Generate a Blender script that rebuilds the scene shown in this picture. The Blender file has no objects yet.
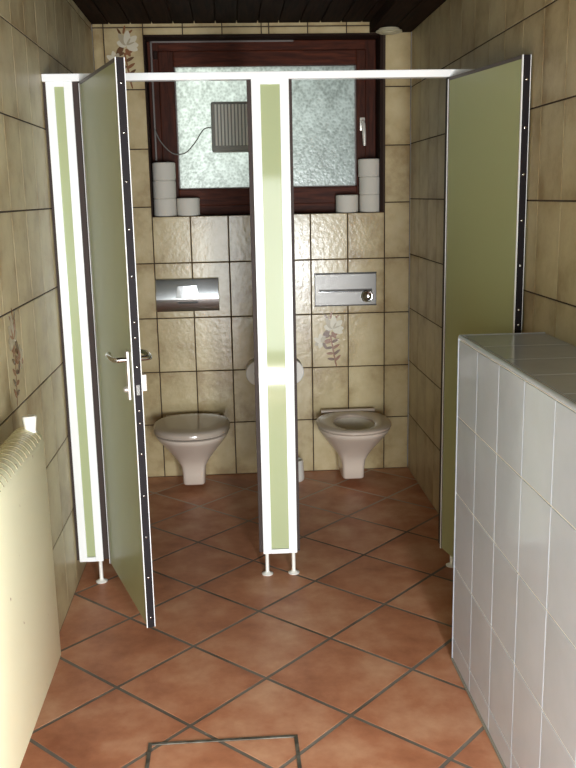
import bpy, bmesh, math, random
from math import sin, cos, pi, radians
from mathutils import Vector, Matrix
random.seed(7)
sc = bpy.context.scene
COL = sc.collection

# ------------------------------------------------------------------ materials
def srgb(r, g, b):
    f = lambda c: (c/255/12.92) if c/255 <= .04045 else ((c/255+.055)/1.055)**2.4
    return (f(r), f(g), f(b), 1)

def mat(name, col, rough=.5, metal=0.0, spec=.5, noise=None, bump=None, coat=0.0):
    """noise=(scale, colour2, low, high); bump=(scale, strength, distance)"""
    m = bpy.data.materials.new(name); m.use_nodes = True
    nt = m.node_tree; b = nt.nodes['Principled BSDF']
    b.inputs['Base Color'].default_value = col
    b.inputs['Roughness'].default_value = rough
    b.inputs['Metallic'].default_value = metal
    b.inputs['Specular IOR Level'].default_value = spec
    b.inputs['Coat Weight'].default_value = coat
    if noise or bump:
        tc = nt.nodes.new('ShaderNodeTexCoord')
    if noise:
        n = nt.nodes.new('ShaderNodeTexNoise'); n.inputs['Scale'].default_value = noise[0]; n.inputs['Detail'].default_value = 5
        r = nt.nodes.new('ShaderNodeValToRGB')
        r.color_ramp.elements[0].color = noise[1]; r.color_ramp.elements[0].position = noise[2]
        r.color_ramp.elements[1].color = col; r.color_ramp.elements[1].position = noise[3]
        nt.links.new(tc.outputs['Object'], n.inputs['Vector'])
        nt.links.new(n.outputs['Fac'], r.inputs['Fac']); nt.links.new(r.outputs['Color'], b.inputs['Base Color'])
    if bump:
        n2 = nt.nodes.new('ShaderNodeTexNoise'); n2.inputs['Scale'].default_value = bump[0]; n2.inputs['Detail'].default_value = 3
        bp = nt.nodes.new('ShaderNodeBump'); bp.inputs['Strength'].default_value = bump[1]; bp.inputs['Distance'].default_value = bump[2]
        nt.links.new(tc.outputs['Object'], n2.inputs['Vector'])
        nt.links.new(n2.outputs['Fac'], bp.inputs['Height']); nt.links.new(bp.outputs['Normal'], b.inputs['Normal'])
    return m

def tile_mat(name, light, mid, dark, rough, nscale, edge, bump):
    """tile face: clouds shifted per tile by the 'rnd' attribute, rustic darker rim from the tile's own UV"""
    m = bpy.data.materials.new(name); m.use_nodes = True
    nt = m.node_tree; L = nt.links.new; N = nt.nodes.new
    b = nt.nodes['Principled BSDF']; b.inputs['Roughness'].default_value = rough
    tc = N('ShaderNodeTexCoord'); at = N('ShaderNodeAttribute'); at.attribute_name = 'rnd'
    sh = N('ShaderNodeVectorMath'); sh.operation = 'MULTIPLY_ADD'
    L(at.outputs['Color'], sh.inputs[0]); sh.inputs[1].default_value = (13, 17, 11); L(tc.outputs['Object'], sh.inputs[2])
    n = N('ShaderNodeTexNoise'); n.inputs['Scale'].default_value = nscale; n.inputs['Detail'].default_value = 6; n.inputs['Roughness'].default_value = .62
    L(sh.outputs[0], n.inputs['Vector'])
    # rim from uv
    uv = N('ShaderNodeUVMap'); sp = N('ShaderNodeSeparateXYZ'); L(uv.outputs[0], sp.inputs[0])
    ds = []
    for ax in ('X', 'Y'):
        s = N('ShaderNodeMath'); s.operation = 'SUBTRACT'; L(sp.outputs[ax], s.inputs[0]); s.inputs[1].default_value = .5
        a = N('ShaderNodeMath'); a.operation = 'ABSOLUTE'; L(s.outputs[0], a.inputs[0])
        p = N('ShaderNodeMath'); p.operation = 'POWER'; L(a.outputs[0], p.inputs[0]); p.inputs[1].default_value = 3.0
        ds.append(p)
    ad = N('ShaderNodeMath'); ad.operation = 'ADD'; L(ds[0].outputs[0], ad.inputs[0]); L(ds[1].outputs[0], ad.inputs[1])
    ed = N('ShaderNodeMath'); ed.operation = 'MULTIPLY_ADD'; L(ad.outputs[0], ed.inputs[0]); ed.inputs[1].default_value = -edge; L(n.outputs['Fac'], ed.inputs[2])
    br = N('ShaderNodeMath'); br.operation = 'MULTIPLY_ADD'; L(at.outputs['Fac'], br.inputs[0]); br.inputs[1].default_value = .16; L(ed.outputs[0], br.inputs[2])
    r = N('ShaderNodeValToRGB'); e = r.color_ramp.elements
    e[0].color = dark; e[0].position = .34; e[1].color = light; e[1].position = .74
    k = e.new(.53); k.color = mid
    L(br.outputs[0], r.inputs['Fac']); L(r.outputs['Color'], b.inputs['Base Color'])
    n2 = N('ShaderNodeTexNoise'); n2.inputs['Scale'].default_value = bump[0]; n2.inputs['Detail'].default_value = 2; L(sh.outputs[0], n2.inputs['Vector'])
    bp = N('ShaderNodeBump'); bp.inputs['Strength'].default_value = bump[1]; bp.inputs['Distance'].default_value = bump[2]
    L(n2.outputs['Fac'], bp.inputs['Height']); L(bp.outputs['Normal'], b.inputs['Normal'])
    return m

def wood_mat(name, c1, c2, rough, stretch, coat=0.0, scale=6):
    m = bpy.data.materials.new(name); m.use_nodes = True
    nt = m.node_tree; L = nt.links.new; N = nt.nodes.new
    b = nt.nodes['Principled BSDF']; b.inputs['Roughness'].default_value = rough; b.inputs['Coat Weight'].default_value = coat
    b.inputs['Coat Roughness'].default_value = .2
    tc = N('ShaderNodeTexCoord'); mp = N('ShaderNodeMapping'); mp.inputs['Scale'].default_value = stretch
    n = N('ShaderNodeTexNoise'); n.inputs['Scale'].default_value = scale; n.inputs['Detail'].default_value = 6; n.inputs['Distortion'].default_value = .6
    r = N('ShaderNodeValToRGB'); r.color_ramp.elements[0].color = c1; r.color_ramp.elements[0].position = .35
    r.color_ramp.elements[1].color = c2; r.color_ramp.elements[1].position = .68
    L(tc.outputs['Object'], mp.inputs[0]); L(mp.outputs[0], n.inputs['Vector']); L(n.outputs['Fac'], r.inputs['Fac']); L(r.outputs['Color'], b.inputs['Base Color'])
    b.inputs['Specular IOR Level'].default_value = .12
    bp = N('ShaderNodeBump'); bp.inputs['Strength'].default_value = .15; bp.inputs['Distance'].default_value = .001
    L(n.outputs['Fac'], bp.inputs['Height']); L(bp.outputs['Normal'], b.inputs['Normal'])
    return m

def glass_mat(name):
    m = bpy.data.materials.new(name); m.use_nodes = True
    nt = m.node_tree; L = nt.links.new; N = nt.nodes.new
    nt.nodes.remove(nt.nodes['Principled BSDF'])
    out = nt.nodes['Material Output']
    tc = N('ShaderNodeTexCoord')
    v = N('ShaderNodeTexVoronoi'); v.inputs['Scale'].default_value = 70; L(tc.outputs['Object'], v.inputs['Vector'])
    n = N('ShaderNodeTexNoise'); n.inputs['Scale'].default_value = 55; n.inputs['Detail'].default_value = 4; L(tc.outputs['Object'], n.inputs['Vector'])
    big = N('ShaderNodeTexNoise'); big.inputs['Scale'].default_value = 5; L(tc.outputs['Object'], big.inputs['Vector'])
    # pressed lozenge pattern
    sp = N('ShaderNodeSeparateXYZ'); L(tc.outputs['Object'], sp.inputs[0])
    loz = []
    for sgn in (1, -1):
        a = N('ShaderNodeMath'); a.operation = 'MULTIPLY_ADD'; L(sp.outputs['Z'], a.inputs[0]); a.inputs[1].default_value = .62*sgn; L(sp.outputs['X'], a.inputs[2])
        f = N('ShaderNodeMath'); f.operation = 'PINGPONG'; L(a.outputs[0], f.inputs[0]); f.inputs[1].default_value = .06
        g = N('ShaderNodeMath'); g.operation = 'LESS_THAN'; L(f.outputs[0], g.inputs[0]); g.inputs[1].default_value = .007
        loz.append(g)
    mx = N('ShaderNodeMath'); mx.operation = 'MAXIMUM'; L(loz[0].outputs[0], mx.inputs[0]); L(loz[1].outputs[0], mx.inputs[1])
    h = N('ShaderNodeMath'); h.operation = 'ADD'; L(v.outputs['Distance'], h.inputs[0]); L(n.outputs['Fac'], h.inputs[1])
    s2 = N('ShaderNodeMath'); s2.operation = 'MULTIPLY_ADD'; L(big.outputs['Fac'], s2.inputs[0]); s2.inputs[1].default_value = 1.0; L(h.outputs[0], s2.inputs[2])
    s3 = N('ShaderNodeMath'); s3.operation = 'MULTIPLY_ADD'; L(mx.outputs[0], s3.inputs[0]); s3.inputs[1].default_value = -.2; L(s2.outputs[0], s3.inputs[2])
    r = N('ShaderNodeValToRGB'); r.color_ramp.elements[0].position = 0.0; r.color_ramp.elements[0].color = srgb(203, 209, 202)
    r.color_ramp.elements[1].position = 1.0; r.color_ramp.elements[1].color = srgb(246, 252, 246)
    nm = N('ShaderNodeMapRange'); nm.inputs['From Min'].default_value = 1.0; nm.inputs['From Max'].default_value = 1.85; L(s3.outputs[0], nm.inputs['Value'])
    L(nm.outputs[0], r.inputs['Fac'])
    bp = N('ShaderNodeBump'); bp.inputs['Strength'].default_value = .16; bp.inputs['Distance'].default_value = .004; L(h.outputs[0], bp.inputs['Height'])
    tr = N('ShaderNodeBsdfTranslucent'); L(r.outputs['Color'], tr.inputs['Color']); L(bp.outputs['Normal'], tr.inputs['Normal'])
    gl = N('ShaderNodeBsdfGlossy'); gl.inputs['Roughness'].default_value = .25; L(bp.outputs['Normal'], gl.inputs['Normal'])
    mi = N('ShaderNodeMixShader'); mi.inputs[0].default_value = .06
    L(tr.outputs[0], mi.inputs[1]); L(gl.outputs[0], mi.inputs[2]); L(mi.outputs[0], out.inputs['Surface'])
    return m

M = {}
M['tile'] = tile_mat('beige rustic tile', srgb(206, 190, 150), srgb(193, 175, 134), srgb(164, 142, 102), .22, 6, .7, (42, .24, .004))
M['tile_side_shaded'] = tile_mat('beige rustic tile shaded', srgb(194, 182, 146), srgb(178, 164, 128), srgb(150, 130, 94), .42, 6, .7, (42, .3, .003))  # same tile as the back wall; side-wall shade put into a darker, duller copy
M['grout'] = mat('dark brown grout', srgb(58, 44, 34), .9, bump=(90, .3, .002))
M['terracotta'] = tile_mat('terracotta floor tile', srgb(204, 154, 121), srgb(182, 120, 87), srgb(152, 92, 63), .45, 5, .35, (9, .25, .004))
M['floor_grout'] = mat('grey floor grout', srgb(118, 111, 101), .9, noise=(4, srgb(84, 75, 64), .35, .6), bump=(120, .4, .002))
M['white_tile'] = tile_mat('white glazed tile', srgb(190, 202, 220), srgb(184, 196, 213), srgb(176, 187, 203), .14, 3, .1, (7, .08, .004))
M['white_grout'] = mat('white grout', srgb(232, 231, 226), .8)
M['grey_joint'] = mat('grey sealant', srgb(140, 140, 132), .7)
M['ceil_wood'] = wood_mat('dark varnished ceiling wood', srgb(24, 14, 9), srgb(44, 27, 17), .75, (9, .6, 9), .0)
M['ceil_wood'].node_tree.nodes['Principled BSDF'].inputs['Specular IOR Level'].default_value = .05
M['win_wood'] = wood_mat('red brown window wood', srgb(58, 26, 15), srgb(92, 44, 26), .5, (1.0, 8, 8), .0, 7)
M['win_wood_v'] = wood_mat('red brown upright wood', srgb(50, 23, 13), srgb(78, 37, 22), .5, (8, 8, 1.0), .0, 7)
M['dark_trim'] = mat('blackened wood trim', srgb(40, 24, 17), .7, spec=.15)
M['glass'] = glass_mat('pressed obscure glass')
M['alu'] = mat('white coated aluminium', srgb(249, 251, 252), .07, spec=.4)
M['alu_raw'] = mat('bare aluminium edge', srgb(214, 208, 200), .35, .7)
M['green'] = mat('pale green laminate', srgb(172, 181, 140), .06, spec=.25)
M['green_door_shaded'] = mat('green door laminate shaded', srgb(164, 169, 126), .34, spec=.3)  # same laminate as the post, darkened to carry the dimmer light on the doors
M['rubber'] = mat('black rubber seal', srgb(30, 25, 28), .6, spec=.2)
M['brown_seal'] = mat('dark brown brush seal', srgb(50, 36, 30), .7)
M['steel'] = mat('brushed stainless steel', srgb(110, 108, 105), .42, 1.0, bump=(60, .04, .001))
M['chrome'] = mat('polished chrome', srgb(212, 212, 212), .12, 1.0)
M['chrome_satin'] = mat('satin chrome', srgb(200, 202, 202), .21, 1.0)
M['dark_metal'] = mat('dark metal', srgb(58, 56, 54), .45, .8)
M['ceramic'] = mat('beige sanitary ceramic', srgb(216, 201, 186), .2, spec=.45, coat=.1)
M['bowl_in'] = mat('pale inner glaze', srgb(226, 217, 200), .14, coat=.4)
M['seat'] = mat('beige plastic seat', srgb(196, 180, 165), .25)
M['lid'] = mat('beige plastic lid', srgb(186, 171, 156), .14)
M['shadow_gap'] = mat('seat in lid seam shade', srgb(50, 42, 38), .8)  # dark seat colour stands in for the shade in the seam below the lid
M['paper'] = mat('grey recycled toilet paper', srgb(208, 203, 192), .95, bump=(160, .25, .001))
M['white_paper'] = mat('white toilet paper', srgb(226, 222, 214), .95, bump=(160, .25, .001))
M['card'] = mat('cardboard core', srgb(150, 128, 100), .9)
M['cream'] = mat('cream radiator enamel', srgb(248, 247, 212), .35, noise=(34, srgb(150, 112, 70), .23, .28))
M['slot'] = mat('dark radiator slot', srgb(176, 164, 128), .7)
M['plastic'] = mat('white plastic', srgb(236, 234, 226), .35)
M['fan'] = mat('grey fan plastic', srgb(240, 240, 230), .5)
M['fan_dark'] = mat('dark fan grille gap', srgb(156, 156, 149), .6)
M['cord'] = mat('grey cord', srgb(120, 118, 112), .6)
M['handle_white'] = mat('pale metal handle', srgb(222, 216, 206), .3, .2)
M['petal'] = mat('painted white petal', srgb(214, 206, 184), .25)
M['petal2'] = mat('painted grey petal', srgb(178, 166, 140), .25)
M['leaf'] = mat('painted rust leaf', srgb(138, 92, 60), .25)
M['leaf2'] = mat('painted brown leaf', srgb(104, 72, 46), .25)
M['ceil_disc'] = mat('off white vent plastic', srgb(196, 188, 160), .4)
M['strip'] = mat('grey metal strip', srgb(104, 97, 93), .5, .4)

def grout_bleach(m):
    # the joints under the toilets have been washed out to a paler grey
    nt = m.node_tree; N = nt.nodes.new; L = nt.links.new
    b = nt.nodes['Principled BSDF']; old = b.inputs['Base Color'].links[0].from_socket
    tc = N('ShaderNodeTexCoord'); sp = N('ShaderNodeSeparateXYZ'); L(tc.outputs['Object'], sp.inputs[0])
    mr = N('ShaderNodeMapRange'); mr.inputs['From Min'].default_value = -.95; mr.inputs['From Max'].default_value = -.45; L(sp.outputs['Y'], mr.inputs['Value'])
    mx = N('ShaderNodeMix'); mx.data_type = 'RGBA'; L(mr.outputs[0], mx.inputs['Factor']); L(old, mx.inputs['A']); mx.inputs['B'].default_value = srgb(190, 176, 160)
    L(mx.outputs['Result'], b.inputs['Base Color'])
grout_bleach(M['floor_grout'])

# ------------------------------------------------------------------ helpers
def link(name, bm, mats, parent=None, smooth=False, autosmooth=None):
    me = bpy.data.meshes.new(name)
    bmesh.ops.recalc_face_normals(bm, faces=bm.faces)
    bm.to_mesh(me); bm.free()
    if not isinstance(mats, (list, tuple)): mats = [mats]
    for m in mats: me.materials.append(m)
    if smooth:
        for p in me.polygons: p.use_smooth = True
        if autosmooth: me.set_sharp_from_angle(angle=radians(autosmooth))
    o = bpy.data.objects.new(name, me); COL.objects.link(o)
    if parent: o.parent = parent
    return o

def box(bm, x0, x1, y0, y1, z0, z1, bev=0.0, mi=0):
    r = bmesh.ops.create_cube(bm, size=1)
    vs = r['verts']
    for v in vs:
        v.co = Vector(((x0+x1)/2+v.co.x*(x1-x0), (y0+y1)/2+v.co.y*(y1-y0), (z0+z1)/2+v.co.z*(z1-z0)))
    fs = list({f for v in vs for f in v.link_faces})
    for f in fs: f.material_index = mi
    if bev:
        es = list({e for v in vs for e in v.link_edges})
        rr = bmesh.ops.bevel(bm, geom=es, offset=bev, segments=2, affect='EDGES', profile=.6)
        for f in rr['faces']: f.material_index = mi

def BM(*boxes, **k):
    bm = bmesh.new()
    for b in boxes: box(bm, *b, **k)
    return bm

def tube(bm, pts, r, seg=10, caps=True):
    pts = [Vector(p) for p in pts]; rings = []
    rad = r if isinstance(r, (list, tuple)) else [r]*len(pts)
    prev = None
    for i, p in enumerate(pts):
        t = (pts[min(i+1, len(pts)-1)]-pts[max(i-1, 0)]).normalized()
        if prev is None:
            a = Vector((0, 0, 1)) if abs(t.z) < .9 else Vector((1, 0, 0))
            u = t.cross(a).normalized()
        else:
            u = (prev-t*prev.dot(t)).normalized()
        prev = u; w = t.cross(u)
        rings.append([bm.verts.new(p+(u*cos(2*pi*k/seg)+w*sin(2*pi*k/seg))*rad[i]) for k in range(seg)])
    for a, b in zip(rings, rings[1:]):
        for k in range(seg): bm.faces.new((a[k], a[(k+1) % seg], b[(k+1) % seg], b[k]))
    if caps: bm.faces.new(rings[0][::-1]); bm.faces.new(rings[-1])

def lathe(bm, prof, c=(0, 0, 0), axis='Z', seg=32, close=False):
    """prof: (radius, height) list; radius 0 collapses to a point"""
    c = Vector(c); rings = []
    def P(r, h, a):
        if axis == 'Z': return c+Vector((r*cos(a), r*sin(a), h))
        if axis == 'Y': return c+Vector((r*cos(a), h, r*sin(a)))
        return c+Vector((h, r*cos(a), r*sin(a)))
    for r, h in prof:
        if r < 1e-6: rings.append([bm.verts.new(P(0, h, 0))])
        else: rings.append([bm.verts.new(P(r, h, 2*pi*k/seg)) for k in range(seg)])
    pairs = list(zip(rings, rings[1:]))
    if close: pairs.append((rings[-1], rings[0]))
    for a, b in pairs:
        for k in range(seg):
            k2 = (k+1) % seg
            if len(a) == 1 and len(b) == 1: continue
            if len(a) == 1: bm.faces.new((a[0], b[k], b[k2]))
            elif len(b) == 1: bm.faces.new((a[k], a[k2], b[0]))
            else: bm.faces.new((a[k], a[k2], b[k2], b[k]))

def loft(bm, rings, cap0=True, cap1=True):
    R = [[bm.verts.new(p) for p in r] for r in rings]
    n = len(R[0])
    for a, b in zip(R, R[1:]):
        for k in range(n): bm.faces.new((a[k], a[(k+1) % n], b[(k+1) % n], b[k]))
    if cap0: bm.faces.new(R[0][::-1])
    if cap1: bm.faces.new(R[-1])
    return R

def empty(name, loc=(0, 0, 0), rz=0):
    o = bpy.data.objects.new(name, None); COL.objects.link(o); o.location = loc; o.rotation_euler = (0, 0, rz)
    o.empty_display_size = .1
    return o

def thing(name, label, cat, loc=(0, 0, 0), rz=0, group=None):
    return tag(empty(name, loc, rz), label, cat, group)

def tag(o, label, cat, group=None):
    o['label'] = label; o['category'] = cat
    if group: o['group'] = group
    return o

def struct(o):
    o['kind'] = 'structure'; return o

def copy_tree(o, parent=None):
    c = o.copy(); COL.objects.link(c)
    if parent: c.parent = parent
    for ch in list(o.children): copy_tree(ch, c)
    return c

# ---------------------------------------------------------------- tiled surfaces
def begin_tiles():
    bm = bmesh.new()
    return bm, bm.loops.layers.float_color.new('rnd'), bm.loops.layers.uv.new('UVMap')

def add_tile(T, corners, N, mi=0, ch=.002, depth=.003):
    """corners: 4 points (u0v0, u1v0, u1v1, u0v1) at the face plane; chamfered slab in the direction of -N"""
    bm, cl, ul = T
    c = sum(corners, Vector())/4
    rnd = (random.random(), random.random(), random.random(), 1)
    uvs = [(0, 0), (1, 0), (1, 1), (0, 1)]
    ins = []
    for i, p in enumerate(corners):
        e1 = (corners[(i+1) % 4]-p).normalized(); e2 = (corners[i-1]-p).normalized()
        ins.append(p+(e1+e2)*ch)
    lo = [bm.verts.new(p-N*depth) for p in corners]
    md = [bm.verts.new(p-N*ch*.5) for p in corners]
    hi = [bm.verts.new(p) for p in ins]
    fs = [bm.faces.new(hi)]
    for i in range(4):
        j = (i+1) % 4
        fs.append(bm.faces.new((md[i], md[j], hi[j], hi[i]))); fs.append(bm.faces.new((lo[i], lo[j], md[j], md[i])))
    vi = {}
    for k in range(4):
        for v in (lo[k], md[k], hi[k]): vi[v] = k
    for f in fs:
        f.material_index = mi
        for l in f.loops: l[cl] = rnd; l[ul].uv = uvs[vi[l.vert]]

def sub_rect(r, h):
    if h is None: return [r]
    u0, u1, v0, v1 = r; a0, a1, b0, b1 = h
    if u1 <= a0 or u0 >= a1 or v1 <= b0 or v0 >= b1: return [r]
    out = []
    if v0 < b0: out.append((u0, u1, v0, b0))
    if v1 > b1: out.append((u0, u1, b1, v1))
    w0, w1 = max(v0, b0), min(v1, b1)
    if u0 < a0: out.append((u0, a0, w0, w1))
    if u1 > a1: out.append((a1, u1, w0, w1))
    return out

def tile_field(T, O, U, V, N, us, vs, gap, hole=None, mi=0, gmi=1, ch=.002, thick=.06, ugap=None):
    bm = T[0]; O, U, V, N = map(Vector, (O, U, V, N)); g = gap/2; gu = (ugap or gap)/2
    for u0, u1 in zip(us, us[1:]):
        for v0, v1 in zip(vs, vs[1:]):
            for r in sub_rect((u0, u1, v0, v1), hole):
                if r[1]-r[0] < gap*2 or r[3]-r[2] < gap*2: continue
                a, b, c, d = r[0]+gu, r[1]-gu, r[2]+g, r[3]-g
                add_tile(T, [O+U*a+V*c, O+U*b+V*c, O+U*b+V*d, O+U*a+V*d], N, mi, ch)
    for r in sub_rect((us[0], us[-1], vs[0], vs[-1]), hole):     # solid wall behind
        ps = [(r[0], r[2]), (r[1], r[2]), (r[1], r[3]), (r[0], r[3])]
        f = [bm.verts.new(O+U*p[0]+V*p[1]-N*.0022) for p in ps]; k = [bm.verts.new(O+U*p[0]+V*p[1]-N*thick) for p in ps]
        fs = [bm.faces.new(f), bm.faces.new(k[::-1])]
        for i in range(4): fs.append(bm.faces.new((f[i], f[i-1], k[i-1], k[i])))
        for q in fs: q.material_index = gmi

def decor(bm, O, U, V, N, mi0, petals=True):
    """hand painted flower on a tile; O lower left corner, U/V the tile's edges (full length)"""
    O, U, V, N = map(Vector, (O, U, V, N))
    cnt = [0]
    def blob(u, v, ang, ln, wd, mi):
        cnt[0] += 1
        a = radians(ang); h = .0004+.00006*cnt[0]; pts = []
        S = .2
        for k in range(14):
            t = 2*pi*k/14
            x = ln/2*(1+cos(t)); y = wd/2*sin(t)*(.55+.45*sin(t*.5))
            X, Y = x*cos(a)-y*sin(a), x*sin(a)+y*cos(a)
            pts.append(bm.verts.new(O+U*u+V*v+U.normalized()*X*S+V.normalized()*Y*S+N*h))
        f = bm.faces.new(pts); f.material_index = mi
    P, P2, Lf, L2 = (mi0, mi0+1, mi0+2, mi0+3) if petals else (mi0+1, mi0+2, mi0+2, mi0+3)
    # stem leaves
    vv = .60
    for k in range(5):
        u = .50+.03*k; v = vv-.115*k
        blob(u, v, 205-8*k, .20, .09, Lf if k % 2 else L2); blob(u, v-.03, 20+6*k, .24, .09, L2 if k % 2 else Lf)
        blob(u, v, 285, .22, .05, Lf)
    blob(.5, .9, 75, .22, .07, Lf); blob(.45, .88, 120, .2, .07, L2); blob(.62, .9, 40, .16, .06, Lf)
    blob(.48, .70, 230, .28, .16, L2); blob(.55, .66, 300, .22, .12, Lf)
    for a, l in ((165, .26), (125, .34), (85, .36), (40, .34), (0, .30), (335, .30)): blob(.58, .72, a, l, .20, P if a != 125 else P2)
    blob(.58, .72, 60, .20, .06, P2); blob(.58, .72, 20, .22, .05, P2)
    for a, l in ((200, .2), (150, .24), (100, .24), (60, .2), (250, .18)): blob(.26, .47, a, l, .15, P2 if a in (200, 60) else P)
    blob(.30, .46, 300, .22, .10, L2); blob(.34, .48, 20, .2, .08, Lf)

# ------------------------------------------------------------------ dimensions
XL, XR = -.256, 1.388
YN = -6.4                       # near end of the room
ZC = 2.415
ROWS = [0.0]+[.304+.2985*k for k in range(8)]+[2.46]
ROWS[8] = 2.398
SROWS = [0.0, .325, .628, .923, 1.219, 1.514, 1.802, 2.090, 2.385, 2.46]
HOLE = (0.0, 1.24, 1.447, 2.36)

# back wall
T = begin_tiles()
tile_field(T, (0, 0, 0), (1, 0, 0), (0, 0, 1), (0, -1, 0),
           [XL-.0, -.2, 0, .202, .404, .606, .645, .846, 1.048, 1.25, XR], ROWS, .0055, hole=HOLE, thick=.30)
# sill of the window recess, tiled with the wall
tile_field(T, (0, 0, 1.447), (1, 0, 0), (0, 1, 0), (0, 0, 1), [0, .202, .404, .606, .846, 1.048, 1.24], [0.001, .14], .004, thick=.02)
decor(T[0], (.846, 0, .604), (.202, 0, 0), (0, 0, .2985), (0, -1, 0), 2)
decor(T[0], (-.2, 0, 2.098), (.2, 0, 0), (0, 0, .2985), (0, -1, 0), 2)
DEC = [M['tile'], M['grout'], M['petal'], M['petal2'], M['leaf'], M['leaf2']]
struct(link('wall_back', T[0], DEC))
# left wall  (u runs towards the viewer)
ycols = [0]+[.03+.2*k for k in range(32)]+[-YN]
T = begin_tiles()
tile_field(T, (XL, 0, 0), (0, -1, 0), (0, 0, 1), (1, 0, 0), ycols, SROWS, .0055, ugap=.0035, ch=.0007)
decor(T[0], (XL, -2.03, .923), (0, -.2, 0), (0, 0, .296), (1, 0, 0), 2, False)
struct(link('wall_left', T[0], [M['tile_side_shaded']]+DEC[1:]))
# right wall
ycols = [0]+[.04+.2*k for k in range(32)]+[-YN]
T = begin_tiles()
tile_field(T, (XR, 0, 0), (0, -1, 0), (0, 0, 1), (-1, 0, 0), ycols, SROWS, .0055, ugap=.0035, ch=.0007)
struct(link('wall_right', T[0], [M['tile_side_shaded'], M['grout']]))

# floor of diagonal terracotta tiles
T = begin_tiles()
s, th = .3427, .768
U = Vector((cos(th), -sin(th), 0))*s; V = Vector((-sin(th), -cos(th), 0))*s; O = Vector((.2282, -1.4858, 0))
g = .0125/s*.5
for a in range(-16, 20):
    for b in range(-16, 20):
        P = O+U*(a+.5)+V*(b+.5)
        if not (XL-.4 < P.x < XR+.4 and YN-.4 < P.y < .4): continue
        cs = [O+U*(a+x)+V*(b+y) for x, y in ((g, g), (1-g, g), (1-g, 1-g), (g, 1-g))]
        add_tile(T, cs, Vector((0, 0, 1)), 0, ch=.0009, depth=.002)
for co, no in (((XL, 0, 0), (-1, 0, 0)), ((XR, 0, 0), (1, 0, 0)), ((0, 0, 0), (0, 1, 0)), ((0, YN, 0), (0, -1, 0))):
    bmesh.ops.bisect_plane(T[0], geom=T[0].verts[:]+T[0].edges[:]+T[0].faces[:], plane_co=co, plane_no=no, clear_outer=True)
box(T[0], XL-.05, XR+.05, YN, .05, -.1, -.0007, mi=1)
struct(link('floor', T[0], [M['terracotta'], M['floor_grout']]))

# ceiling of varnished boards running into the depth
bm = bmesh.new()
x = XL-.02
while x < XR:
    x1 = min(x+.108, XR+.02)
    box(bm, x+.0025, x1-.0025, YN, .02, ZC, ZC+.02, bev=.003)
    x = x1
box(bm, XL-.05, XR+.05, YN, .05, ZC+.012, ZC+.06)
struct(link('ceiling', bm, M['ceil_wood']))
# lower boxed strip on the right
bm = bmesh.new()
for x0, x1 in ((1.165, 1.275), (1.275, XR)):
    box(bm, x0+.002, x1-.002, YN, -.002, 2.362, 2.4149, bev=.003)
struct(link('trim_1', bm, M['ceil_wood']))

# low white tiled wall on the right
LX, LY, LH = 1.112, -2.152, 1.109
us = [.012+.203*k for k in range(14)]
T = begin_tiles()
lus = [0.014, .226]+[.226+.209*k for k in range(1, 13)]
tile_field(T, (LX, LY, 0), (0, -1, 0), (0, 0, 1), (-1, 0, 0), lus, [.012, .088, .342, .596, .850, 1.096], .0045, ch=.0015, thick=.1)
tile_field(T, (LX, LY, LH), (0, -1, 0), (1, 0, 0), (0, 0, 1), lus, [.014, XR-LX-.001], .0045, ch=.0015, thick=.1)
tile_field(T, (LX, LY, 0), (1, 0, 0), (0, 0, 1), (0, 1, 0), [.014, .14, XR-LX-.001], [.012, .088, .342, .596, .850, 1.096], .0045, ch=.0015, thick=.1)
Lend = lus[-1]
box(T[0], LX+.003, XR-.001, LY-Lend, LY-.003, .0, LH-.004, mi=1)
# rounded white edging along the arrises
tube(T[0], [(LX+.006, LY-.006, LH-.006), (LX+.006, LY-Lend, LH-.006)], .0075, 12)
tube(T[0], [(LX+.006, LY-.006, LH-.006), (XR-.002, LY-.006, LH-.006)], .0075, 12)
tube(T[0], [(LX+.006, LY-.006, .002), (LX+.006, LY-.006, LH-.006)], .0075, 12)
for f in T[0].faces:
    if f.calc_center_median().z < .0 : pass
box(T[0], LX-.003, LX+.01, LY-Lend, LY-.004, 0.0005, .012, bev=.002, mi=2)
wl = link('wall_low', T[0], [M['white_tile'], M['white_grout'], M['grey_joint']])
struct(wl)

# ------------------------------------------------------------------ window in the back wall
win = struct(empty('window_1', (.62, .14, 1.447)))
def wpart(name, bm, m, parent=win, **k):
    bm.transform(Matrix.Translation((-.62, -.14, -1.447)))
    return link(name, bm, m, parent, **k)
wx0, wx1, wz0, wz1 = 0.0, 1.24, 1.447, 2.36
wpart('reveal_lining', BM((wx0, wx0+.006, -.004, .2, wz0+.001, wz1), (wx1-.016, wx1, -.004, .2, wz0+.001, wz1), (wx0, wx1, -.004, .2, wz1-.008, wz1), bev=.002), M['dark_trim'])
fr = bmesh.new()
f0, f1 = wx0+.006, wx1-.016; zt = wz1-.008
box(fr, f0, f0+.062, .14, .2, wz0+.001, zt, bev=.004); box(fr, f1-.062, f1, .14, .2, wz0+.001, zt, bev=.004)
wpart('frame_upright', fr, M['win_wood_v'])
fr = BM((f0+.06, f1-.06, .14, .2, wz0+.001, wz0+.06), (f0+.06, f1-.06, .14, .2, zt-.06, zt), bev=.004)
wpart('frame_rail', fr, M['win_wood'])
gx0, gx1, gz0, gz1 = .144, 1.116, 1.588, 2.222
sa = BM((f0+.055, gx0, .125, .18, wz0+.05, zt-.05), (gx1, f1-.055, .125, .18, wz0+.05, zt-.05), bev=.006)
wpart('sash_stile', sa, M['win_wood_v'])
sa = BM((gx0-.002, gx1+.002, .127, .18, wz0+.05, gz0), (gx0-.002, gx1+.002, .127, .18, gz1, zt-.05), bev=.006)
wpart('sash_rail', sa, M['win_wood'])
wpart('pane', BM((gx0-.005, gx1+.005, .152, .157, gz0-.005, gz1+.005)), M['glass'])
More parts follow.
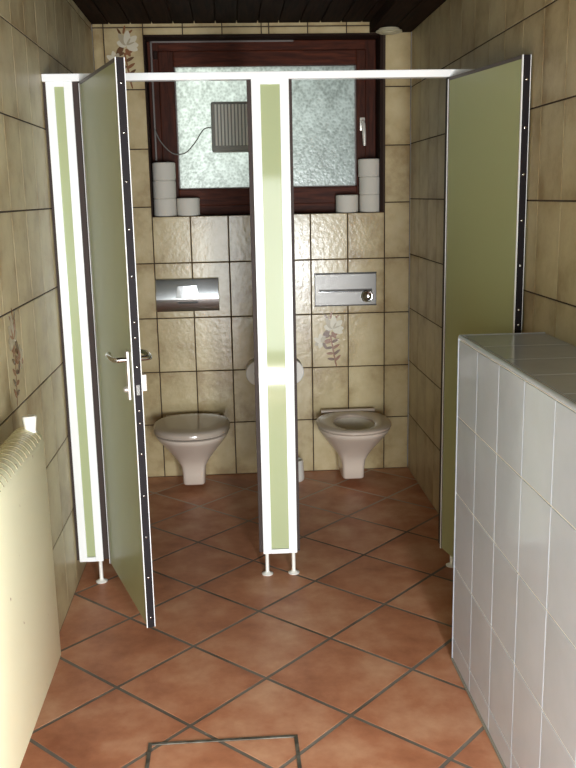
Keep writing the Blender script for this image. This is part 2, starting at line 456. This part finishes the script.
wpart('glazing_bead', BM((gx0, gx1, .143, .152, gz0, gz0+.006), (gx0, gx0+.006, .143, .152, gz0, gz1), (gx1-.006, gx1, .143, .152, gz0, gz1)), M['strip'])
wpart('metal_strip', BM((.026, .78, .118, .126, 2.342, 2.351), (.024, .034, .118, .126, 1.74, 2.351), bev=.002), M['strip'])
hd = bmesh.new()
box(hd, 1.134, 1.162, .117, .126, 1.88, 1.95, bev=.004)
tube(hd, [(1.148, .12, 1.925), (1.148, .092, 1.925), (1.149, .086, 1.915), (1.152, .084, 1.86), (1.154, .084, 1.80)], [.009, .009, .010, .010, .008], 12)
wpart('handle', hd, M['handle_white'], smooth=True, autosmooth=40)
hb = BM((.04, .06, .112, .126, 2.26, 2.30), bev=.004); wpart('hinge', hb, M['dark_trim'])

# ventilator on the pane
fan = thing('window_fan', 'square grey louvred extractor fan mounted on the frosted window pane', 'fan', (.458, .15, 1.778))
bm = bmesh.new(); box(bm, -.128, .128, -.062, .0, 0, .262, bev=.014)
link('housing', bm, M['fan_dark'], fan)
bm = bmesh.new(); box(bm, -.112, .112, -.064, -.058, .03, .25, bev=.003)
link('face_plate', bm, M['fan_dark'], fan)
for k in range(12):
    link('louvre', BM((-.107+k*.0182, -.096+k*.0182, -.078, -.062, .034, .246), bev=.002), M['fan'], fan)
bm = bmesh.new()
P0, P1 = Vector((-.128, -.03, .13)), Vector((-.430, -.034, .125))
pts = []
ctl = [P0, Vector((-.17, -.04, .12)), Vector((-.225, -.04, .045)), Vector((-.275, -.04, .0)), Vector((-.34, -.038, .0)), Vector((-.40, -.036, .06)), P1]
for i in range(len(ctl)-1):
    p0 = ctl[max(i-1, 0)]; p1 = ctl[i]; p2 = ctl[i+1]; p3 = ctl[min(i+2, len(ctl)-1)]
    for t in [j/6 for j in range(6)]:
        pts.append(.5*((2*p1)+(p2-p0)*t+(2*p0-5*p1+4*p2-p3)*t*t+(3*p1-p0-3*p2+p3)*t**3))
pts.append(P1)
tube(bm, pts, .0032, 8); link('cord', bm, M['cord'], fan, smooth=True)

# ------------------------------------------------------------------ toilet rolls on the sill
def roll_bm(r, h, hole=.02):
    bm = bmesh.new(); e = .004
    lathe(bm, [(hole, 0), (r-e, 0), (r, e), (r, h-e), (r-e, h), (hole, h)], seg=40, close=True); return bm
def core_bm(h, hole=.02):
    bm = bmesh.new(); lathe(bm, [(hole+.0005, .001), (hole+.0005, h-.001), (hole-.0015, h-.001), (hole-.0015, .001)], seg=24, close=True); return bm
def make_roll(label, loc, r=.0610, h=.0935, m='paper'):
    t = thing('toilet_roll', label, 'toilet roll', loc, random.random()*6)
    link('paper', roll_bm(r, h), M[m], t, smooth=True, autosmooth=35)
    link('core', core_bm(h), M['card'], t, smooth=True, autosmooth=35)
    return t
ZS = 1.4475
proto = make_roll('grey toilet roll at the bottom of the left stack on the window sill', (.0685, .068, ZS))
spots = [((.0685, .067, ZS+.0937), 'grey toilet roll in the middle of the left stack of three on the sill'),
         ((.0700, .068, ZS+.1874), 'grey toilet roll on top of the left stack, below the fan cord'),
         ((.1925, .066, ZS), 'single grey toilet roll standing right of the left stack on the sill'),
         ((1.184, .068, ZS), 'grey toilet roll at the bottom of the right stack on the window sill'),
         ((1.183, .067, ZS+.0937), 'grey toilet roll in the middle of the right stack of three on the sill'),
         ((1.178, .068, ZS+.1874), 'grey toilet roll on top of the right stack, below the window handle'),
         ((1.054, .066, ZS), 'single grey toilet roll standing left of the right stack on the sill')]
proto['group'] = 'toilet rolls on the window sill'
for loc, lb in spots:
    c = copy_tree(proto); c.location = loc; c['label'] = lb; c.rotation_euler = (0, 0, random.random()*6)

# ------------------------------------------------------------------ flush plates
fp = thing('flush_plate', 'polished chrome flush plate with bright push button above the left toilet', 'flush plate', (.171, 0, .938), group='flush plates on the back wall')
prof = [(0, 0), (-.008, 0), (-.012, .006), (-.030, .066), (-.030, .072), (-.020, .12), (-.013, .166), (-.010, .176), (0, .18)]
bm = bmesh.new()
n = len(prof); rings = []
for x, sc_ in ((-.171, .7), (-.168, 1), (.168, 1), (.171, .7)):
    rings.append([Vector((x, y*sc_, z if sc_ == 1 else .004+z*.956)) for y, z in prof])
loft(bm, rings)
link('cover', bm, M['chrome_satin'], fp, smooth=True, autosmooth=25)
bm = bmesh.new()
loft(bm, [[Vector((sx*(.062 if zz == 0 else .05), yy, .074+zz)) for sx, zz, yy in ((-1, 0, y0), (1, 0, y0), (1, .066, y1), (-1, .066, y1))] for y0, y1 in ((-.020, -.012), (-.033, -.033), (-.034, -.034))])
link('push_button', bm, M['chrome'], fp)
link('button_ledge', BM((-.055, .055, -.029, -.014, .044, .054), bev=.003), M['dark_metal'], fp)

fp2 = thing('flush_plate', 'flat brushed steel flush plate with slot and round knob above the right toilet', 'flush plate', (1.034, 0, .948), group='flush plates on the back wall')
link('cover', BM((-.17, .17, -.012, 0, 0, .172), bev=.003), M['steel'], fp2)
link('slot', BM((-.146, .146, -.0128, -.0118, .077, .088), bev=.0003), M['dark_metal'], fp2)
bm = bmesh.new(); box(bm, -.146, .146, -.016, -.012, .072, .077, bev=.001); link('slot_lip', bm, M['chrome'], fp2)
bm = bmesh.new(); lathe(bm, [(0, -.020), (.018, -.021), (.024, -.026), (.030, -.026), (.034, -.022), (.034, -.012)], (.117, 0, .048), 'Y', 36)
link('push_knob', bm, M['chrome'], fp2, smooth=True, autosmooth=40)
link('plate_border', BM((-.172, .172, -.006, 0, .172, .178), (-.172, .172, -.006, 0, -.005, 0)), M['dark_metal'], fp2)

# ------------------------------------------------------------------ toilets (wall hung); local frame: wall plane y=0, front -y
NS = 48
def outline(w, front, z, back=0.0, wb=None, p=2.2, rnd=False):
    """D/egg outline: straight-ish back on the wall, rounded front"""
    wb = wb if wb is not None else w*.8
    ymid = -(front*.55)
    pts = []
    for k in range(NS):
        t = 2*pi*k/NS
        cx, sy = cos(t), sin(t)
        if sy <= 0:   # front half
            X = w*math.copysign(abs(cx)**(2/p), cx); Y = ymid+(front+ymid)*-1*abs(sy)**(2/p)
        elif rnd:
            X = w*math.copysign(abs(cx)**(2/2.3), cx); Y = ymid+(-back-ymid)*abs(sy)**(2/2.5)
        else:
            q = abs(sy)**.5
            X = (w*(1-q)+wb*q)*math.copysign(abs(cx)**(.35), cx) if abs(cx) > 1e-6 else 0
            Y = ymid+(-back-ymid)*abs(sy)**.5
        pts.append(Vector((X, Y, z)))
    return pts
def ell(cx, cy, a, b, z):
    return [Vector((cx+a*cos(2*pi*k/NS), cy+b*sin(2*pi*k/NS), z)) for k in range(NS)]

def make_bowl(parent):
    bm = bmesh.new()
    lv = [(.040, .056, .292, 7), (.048, .061, .300, 7), (.10, .062, .303, 7), (.145, .068, .312, 6), (.18, .088, .338, 4), (.215, .113, .376, 3), (.25, .139, .42, 2.6), (.285, .162, .465, 2.4), (.313, .180, .502, 2.3), (.332, .191, .522, 2.2), (.340, .191, .523, 2.2), (.344, .184, .516, 2.2)]
    rings = [outline(w, f, z, wb=min(w*.95, .15), p=p) for z, w, f, p in lv]
    inner = [(.344, .128, .182), (.338, .120, .174), (.315, .114, .160), (.29, .100, .120), (.268, .075, .085), (.258, .04, .045)]
    rings += [ell(0, -.315, a, b, z) for z, a, b in inner]
    R = loft(bm, rings)
    o = link('bowl', bm, [M['ceramic'], M['bowl_in']], parent, smooth=True, autosmooth=50)
    for i, p in enumerate(o.data.polygons):
        if i >= NS*12: p.material_index = 1
    return o
def make_seat(parent, m, z=.3455, closed=False):
    bm = bmesh.new()
    rings = [outline(.188, .522, z, back=.09, rnd=True), outline(.197, .531, z+.004, back=.085, rnd=True), outline(.197, .531, z+.014, back=.085, rnd=True), outline(.188, .522, z+.021, back=.09, rnd=True),
             ell(0, -.315, .118, .178, z+.021), ell(0, -.315, .108, .168, z+.014), ell(0, -.315, .110, .170, z)]
    if closed:   # pressed flat under the shut lid
        rings = [[Vector((p.x*.945, p.y*.97, z+(p.z-z)*.25)) for p in r] for r in rings]
    R = loft(bm, rings, False, False)
    for k in range(NS): bm.faces.new((R[-1][k], R[-1][(k+1) % NS], R[0][(k+1) % NS], R[0][k]))
    return link('seat', bm, m, parent, smooth=True, autosmooth=50)
def hinge(parent, m, z):
    bm = bmesh.new(); tube(bm, [(-.15, -.062, z), (.15, -.062, z)], .012, 14)
    for s in (-1, 1): lathe(bm, [(0, 0), (.013, 0), (.013, .022), (0, .022)], (s*.08, -.062, z-.019), seg=16)
    return link('seat_hinge', bm, m, parent, smooth=True, autosmooth=40)

t1 = thing('toilet', 'beige wall hung toilet with closed lid below the chrome flush plate', 'toilet', (.178, 0, 0), group='wall hung toilets')
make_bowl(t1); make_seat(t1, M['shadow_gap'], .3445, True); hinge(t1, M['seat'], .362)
bm = bmesh.new(); z = .3505
loft(bm, [outline(.192, .525, z, back=.085, rnd=True), outline(.200, .534, z+.003, back=.08, rnd=True), outline(.201, .536, z+.022, back=.08, rnd=True), outline(.196, .530, z+.032, back=.085, rnd=True), outline(.178, .505, z+.037, back=.1, rnd=True), outline(.13, .44, z+.039, back=.14, rnd=True), outline(.05, .36, z+.040, back=.2, rnd=True)])
link('lid', bm, M['lid'], t1, smooth=True, autosmooth=60)
t2 = thing('toilet', 'beige wall hung toilet with open seat ring below the brushed steel flush plate', 'toilet', (1.036, 0, 0), group='wall hung toilets')
make_bowl(t2); make_seat(t2, M['seat']); hinge(t2, M['seat'], .362)

# toilet brush in the right cubicle
tb = thing('toilet_brush', 'white plastic toilet brush holder on floor beside the central post', 'toilet brush', (.724, -.15, 0))
bm = bmesh.new(); lathe(bm, [(0, .003), (.05, 0), (.054, .004), (.056, .02), (.05, .11), (.047, .118), (.043, .118), (.045, .09), (.045, .012), (0, .012)], seg=32)
link('holder', bm, M['plastic'], tb, smooth=True, autosmooth=50)
bm = bmesh.new(); lathe(bm, [(0, .016), (.03, .016), (.036, .03), (.036, .085), (.02, .1), (0, .1)], seg=24)
link('brush_head', bm, M['plastic'], tb, smooth=True, autosmooth=40)
bm = bmesh.new(); tube(bm, [(0, 0, .095), (0, 0, .20), (-.005, 0, .31), (-.006, 0, .345)], [.008, .007, .008, .011], 14)
link('handle', bm, M['plastic'], tb, smooth=True, autosmooth=50)

# ------------------------------------------------------------------ cubicle front with two doors
YF = -1.39
cub = thing('cubicle_partition', 'white framed pale green toilet cubicle front with two open doors', 'cubicle partition', (.575, YF, 0))
cub['kind'] = 'thing'
def cpart(name, bm, m, parent=cub, **k):
    bm.transform(Matrix.Translation((-.575, -YF, 0))); return link(name, bm, m, parent, **k)
def W(x0, x1, y0, y1, z0, z1): return (x0, x1, YF+y0, YF+y1, z0, z1)
ZB, ZT = .096, 1.97
cpart('header_rail', BM(W(XL+.001, XR-.001, -.022, .022, ZT-.002, 1.995), bev=.003), M['alu'])
def pilaster(name, x0, x1, aw, lab=None, seals=(True, True), feet=()):
    g = cpart(name, BM(W(x0+aw-.005, x1-aw+.005, -.010, .010, ZB+.02, ZT)), M['green'])
    if lab: g['label'] = lab
    p = bmesh.new()
    box(p, *W(x0, x0+aw, -.016, .016, ZB, ZT-.002), bev=.002); box(p, *W(x1-aw, x1, -.016, .016, ZB, ZT-.002), bev=.002)
    box(p, *W(x0+aw, x1-aw, -.0155, .0155, ZB, ZB+.018)); box(p, *W(x0+aw, x1-aw, -.0155, .0155, ZT-.02, ZT-.002))
    fo = cpart('frame_profile', p, M['alu'], cub)
    fo.parent = g
    for i, sx in enumerate((x0, x1)):
        if seals[i]:
            a, b = (sx-(.0115 if x0 < 0 else .016), sx+.001) if i == 0 else (sx-.001, sx+(.022 if x0 < 0 else .012))
            so = cpart('rubber_seal', BM(W(a, b, -.006, .018, ZB+.005, ZT-.003)), M['brown_seal'], cub); so.parent = g
    for fx in feet:
        f = bmesh.new()
        lathe(f, [(0, .001), (.023, .001), (.024, .005), (.010, .012), (.0075, .016), (.0075, ZB+.004), (0, ZB+.004)], (fx, YF, 0), seg=24)
        cpart('foot', f, M['plastic'], smooth=True, autosmooth=45)
    return g
pilaster('side_panel', XL+.012, -.148, .031, 'narrow left pale green panel beside the tiled wall', (True, True), (-.163,))
pilaster('centre_post', .507, .647, .034, 'central pale green post between the two doors', (True, True), (.522, .632))
pilaster('side_panel', 1.262, XR-.001, .034, 'narrow right panel behind the open right door', (True, False), (1.300,))
cpart('dividing_panel', BM((.592, .612, YF+.012, -.003, ZB, 1.96), bev=.001), M['green'])

def make_door(name, label, hx, hy, ang, width, ext, z0=.09, z1=1.966):
    """local x from hinge to lock edge; ext = sign of the local y of the outer face"""
    th = .0125
    d = link(name, BM((.016, width-.010, -th+.001, th-.001, z0+.004, z1-.010)), M['green_door_shaded'], cub)
    d.location = (hx-.575, hy-YF, 0); d.rotation_euler = (0, 0, ang); d['label'] = label
    e = BM((.012, width-.002, -th-.0005, th+.0005, z1-.012, z1), (.012, .018, -th-.0015, th+.0015, z0, z1), bev=.0008)
    link('edge_profile', e, M['dark_trim'] if False else M['strip'], d)
    e = BM((width-.007, width, th-.0005, th+.0026, z0, z1), (width-.007, width, -th-.0026, -th+.0005, z0, z1), (.010, .015, -th-.003, -th+.0005, z0, z1-.006), (.010, .015, th-.0005, th+.003, z0, z1-.006), bev=.0006)
    link('edge_trim', e, M['alu'], d)
    link('rubber_seal', BM((width-.009, width+.001, -th+.0004, th-.0004, z0+.001, z1-.001)), M['rubber'], d)
    link('hinge_seal', BM((-.006, .011, -th+.002, th-.004, z0, z1)), M['brown_seal'], d)
    zz = z1-.075
    zs = []
    while zz > z0+.02: zs.append(zz); zz -= .147
    zs.append(1.105)
    for z in zs+[.82]:
        b = bmesh.new(); lathe(b, [(.0042, 0), (.0038, .0012), (0, .0018)], (width+.001, 0, z), 'X', 12)
        link('screw', b, M['chrome'], d, smooth=True)
    for sgn in (ext, -ext):
        y = sgn*th; hxp = width-.058
        pl = bmesh.new(); ya, yb = sorted((y, y+sgn*.009))
        box(pl, hxp-.014, hxp+.014, ya, yb, .89, 1.055, bev=.003)
        P = link('handle_plate', pl, M['alu_raw'], d)
        lv = bmesh.new()
        tube(lv, [(hxp, y+sgn*.004, 1.026), (hxp, y+sgn*.038, 1.026), (hxp-.008, y+sgn*.047, 1.026), (hxp-.03, y+sgn*.050, 1.027), (hxp-.085, y+sgn*.052, 1.030), (hxp-.108, y+sgn*.042, 1.032)], [.009, .009, .0095, .0095, .009, .007], 14)
        H = link('lever_handle', lv, M['chrome'], d, smooth=True, autosmooth=45)
        kn = bmesh.new(); lathe(kn, [(0, 0), (.010, 0), (.010, .008), (.006, .014), (0, .014)] if sgn > 0 else [(0, -.014), (.006, -.014), (.010, -.008), (.010, 0), (0, 0)], (hxp, y+sgn*.009, .925), 'Y', 16)
        link('lock_knob', kn, M['alu_raw'], d, smooth=True, autosmooth=45)
    y = -ext*th; ya, yb = sorted((y, y-ext*.022))
    link('latch_box', BM((width-.052, width-.016, ya, yb, .922, .978), bev=.003), M['handle_white'], d)
    link('lock_bolt', BM((width-.004, width+.0035, -.006, .006, .915, .95), bev=.001), M['steel'], d)
    return d
dl = (.095+.112, -1.992+1.40)
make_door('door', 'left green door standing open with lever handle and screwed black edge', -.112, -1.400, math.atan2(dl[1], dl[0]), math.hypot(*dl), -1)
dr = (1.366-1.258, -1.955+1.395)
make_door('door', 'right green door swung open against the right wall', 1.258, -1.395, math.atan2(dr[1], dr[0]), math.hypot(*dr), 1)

# roll holders either side of the dividing panel, each with a roll
for sx, x0, lab, lab2 in ((-1, .592, 'steel roll holder fixed left of the central post', 'white toilet roll half hidden left of the central post'),
                          (1, .612, 'steel roll holder fixed right of the central post', 'white toilet roll half hidden right of the central post')):
    a, b = sorted((x0, x0+sx*.006))
    h = cpart('roll_holder', BM((a, b, -.775, -.625, .70, .82), bev=.002), M['steel']); h['label'] = lab
    bm = bmesh.new(); xx = x0+sx*.067; tube(bm, [(x0+sx*.003, -.638, .728), (xx-sx*.006, -.638, .728), (xx, -.644, .728), (xx, -.758, .728)], .006, 12)
    sp_ = cpart('spindle', bm, M['chrome'], smooth=True, autosmooth=40); sp_.parent = h
    r = thing('toilet_roll', lab2, 'toilet roll', (x0+sx*.067, -.70, .728), group='toilet rolls in the holders')
    bm = roll_bm(.060, .1, .021); bm.transform(Matrix.Translation((0, .05, 0)) @ Matrix.Rotation(pi/2, 4, 'X')); 
    link('paper', bm, M['white_paper'], r, smooth=True, autosmooth=35)
    bm = core_bm(.1, .021); bm.transform(Matrix.Translation((0, .05, 0)) @ Matrix.Rotation(pi/2, 4, 'X')); link('core', bm, M['card'], r, smooth=True, autosmooth=35)

# ------------------------------------------------------------------ radiator on the left wall
RX0, RX1, RY1, RY0, RZ0, RZ1 = -.215, -.118, -2.45, -3.55, .245, .940
ra = thing('radiator', 'cream panel radiator with rounded slotted top on the left wall', 'radiator', ((RX0+RX1)/2, (RY0+RY1)/2, 0))
cx, cy = (RX0+RX1)/2, (RY0+RY1)/2
def rpart(name, bm, m, **k):
    bm.transform(Matrix.Translation((-cx, -cy, 0))); return link(name, bm, m, ra, **k)
def rprof(inset=0.0):
    pts = [(RX0+inset, RZ0), (RX1-inset-.006, RZ0), (RX1-inset, RZ0+.008)]
    R = .047-inset; c = ((RX0+RX1)/2, RZ1-.047)
    for k in range(13):
        a = pi*k/12; pts.append((c[0]+R*cos(a), c[1]+R*.98*sin(a)))
    return pts
bm = bmesh.new()
loft(bm, [[Vector((x, y, z)) for x, z in rprof(i)] for y, i in ((RY0, .004), (RY0+.006, 0), (RY1-.006, 0), (RY1, .004))])
rpart('panel', bm, M['cream'], smooth=True, autosmooth=35)
bm = bmesh.new(); y = RY1-.03
while y > RY0+.02:
    R = .0475; c = ((RX0+RX1)/2, RZ1-.047); rings = []
    for k in range(11):
        a = pi*(.10+.75*k/10)
        rings.append([Vector((c[0]+r*cos(a), yy, c[1]+r*.98*sin(a))) for r, yy in ((R-.003, y-.002), (R+.0001, y-.002), (R+.0001, y+.002), (R-.003, y+.002))])
    loft(bm, rings); y -= .034
rpart('grille', bm, M['slot'])
bm = bmesh.new(); lathe(bm, [(0, .932), (.016, .932), (.015, .940), (.0185, .970), (.019, .977), (.016, .980), (0, .980)], (-.149, -2.475, -.006), seg=20)
for f in list(bm.faces): pass
rpart('valve_cap', bm, M['plastic'], smooth=True, autosmooth=30)
for yy in (-2.62, -3.38): rpart('wall_bracket', BM((XL+.0005, RX0+.004, yy-.02, yy+.02, .35, .85)), M['cream'])
bm = bmesh.new(); tube(bm, [(-.17, -3.40, RZ0+.01), (-.17, -3.40, .0)], .009, 12); rpart('supply_pipe', bm, M['cream'], smooth=True, autosmooth=40)

# ------------------------------------------------------------------ small fittings
hx0, hx1, hy1, hy0 = .128, .561, -2.534, -2.967
bm = bmesh.new(); w = .011
box(bm, hx0, hx1, hy1-w, hy1, .0002, .0035, bev=.001); box(bm, hx0, hx1, hy0, hy0+w, .0002, .0035, bev=.001)
box(bm, hx0, hx0+w, hy0+w, hy1-w, .0002, .0035, bev=.001); box(bm, hx1-w, hx1, hy0+w, hy1-w, .0002, .0035, bev=.001)
tag(link('floor_hatch', bm, mat('worn zinc', srgb(120, 116, 106), .45, .5, noise=(30, srgb(84, 78, 68), .4, .6))), 'square metal frame of an inspection hatch set in the terracotta floor', 'floor hatch')
vd = thing('ceiling_vent', 'round off white vent disc under the dark ceiling right of the window', 'vent', (1.25, -.115, 2.362))
bm = bmesh.new(); lathe(bm, [(0, 0), (.052, 0), (.052, -.006), (.066, -.010), (.067, -.016), (.052, -.021), (.046, -.017), (0, -.017)], seg=40)
link('rim', bm, M['ceil_disc'], vd, smooth=True, autosmooth=40)
bm = bmesh.new(); lathe(bm, [(0, -.016), (.036, -.016), (.036, -.022), (.028, -.026), (0, -.026)], seg=32)
link('valve_disc', bm, M['ceil_disc'], vd, smooth=True, autosmooth=40)

# ------------------------------------------------------------------ light
def area(name, loc, target, sx, sy, power, col=(1, 1, 1)):
    l = bpy.data.lights.new(name, 'AREA'); l.shape = 'RECTANGLE'; l.size = sx; l.size_y = sy; l.energy = power; l.color = col
    o = bpy.data.objects.new(name, l); COL.objects.link(o); o.location = loc
    o.rotation_euler = (Vector(target)-Vector(loc)).to_track_quat('-Z', 'Y').to_euler(); return o
area('fill_near_camera', (1.03, -4.95, .84), (.0, -1.6, .85), .26, .5, 70, (.93, .97, 1))  # added fill lamp, brightens the radiator from beside the low wall
area('daylight_from_entrance', (.55, -6.3, .90), (.5, 0, 1.1), 1.5, 1.6, 108, (.93, .98, 1.0))
area('low_lamp_behind_camera', (.73, -4.98, .12), (.4, -1.39, .70), .34, .10, 15, (1, .99, .96))  # added low lamp, makes the bright spot mirrored in the centre post
area('sky_outside_window', (.10, .62, 2.0), (.35, .15, 1.9), 1.0, 1.0, 6.4, (.99, 1.0, .97))
w = bpy.data.worlds.new('World'); sc.world = w; w.use_nodes = True
w.node_tree.nodes['Background'].inputs[0].default_value = (.85, .93, 1, 1); w.node_tree.nodes['Background'].inputs[1].default_value = .35

# ------------------------------------------------------------------ camera
F, PITCH, YAW, ROLL = 891.7727, .2087130, -.0609893, -.0198148
fw = Vector((-sin(YAW)*cos(PITCH), cos(YAW)*cos(PITCH), -sin(PITCH)))
rt = Vector((cos(YAW), sin(YAW), 0)); up = rt.cross(fw)
r2 = cos(ROLL)*rt+sin(ROLL)*up; u2 = -sin(ROLL)*rt+cos(ROLL)*up
cam = bpy.data.cameras.new('camera'); co = bpy.data.objects.new('camera', cam); COL.objects.link(co)
cam.sensor_fit = 'HORIZONTAL'; cam.sensor_width = 36; cam.lens = F*36/576; cam.clip_start = .02
mw = Matrix((r2, u2, -fw)).transposed().to_4x4(); mw.translation = Vector((.4108, -4.8681, 1.5463)); co.matrix_world = mw
sc.camera = co
sc.view_settings.view_transform = 'Standard'; sc.view_settings.look = 'None'; sc.view_settings.gamma = 1; sc.view_settings.use_curve_mapping = False
sc.view_settings.exposure = 0.14
sc.cycles.caustics_reflective = False; sc.cycles.caustics_refractive = False
sc.cycles.diffuse_bounces = 5; sc.cycles.max_bounces = 10
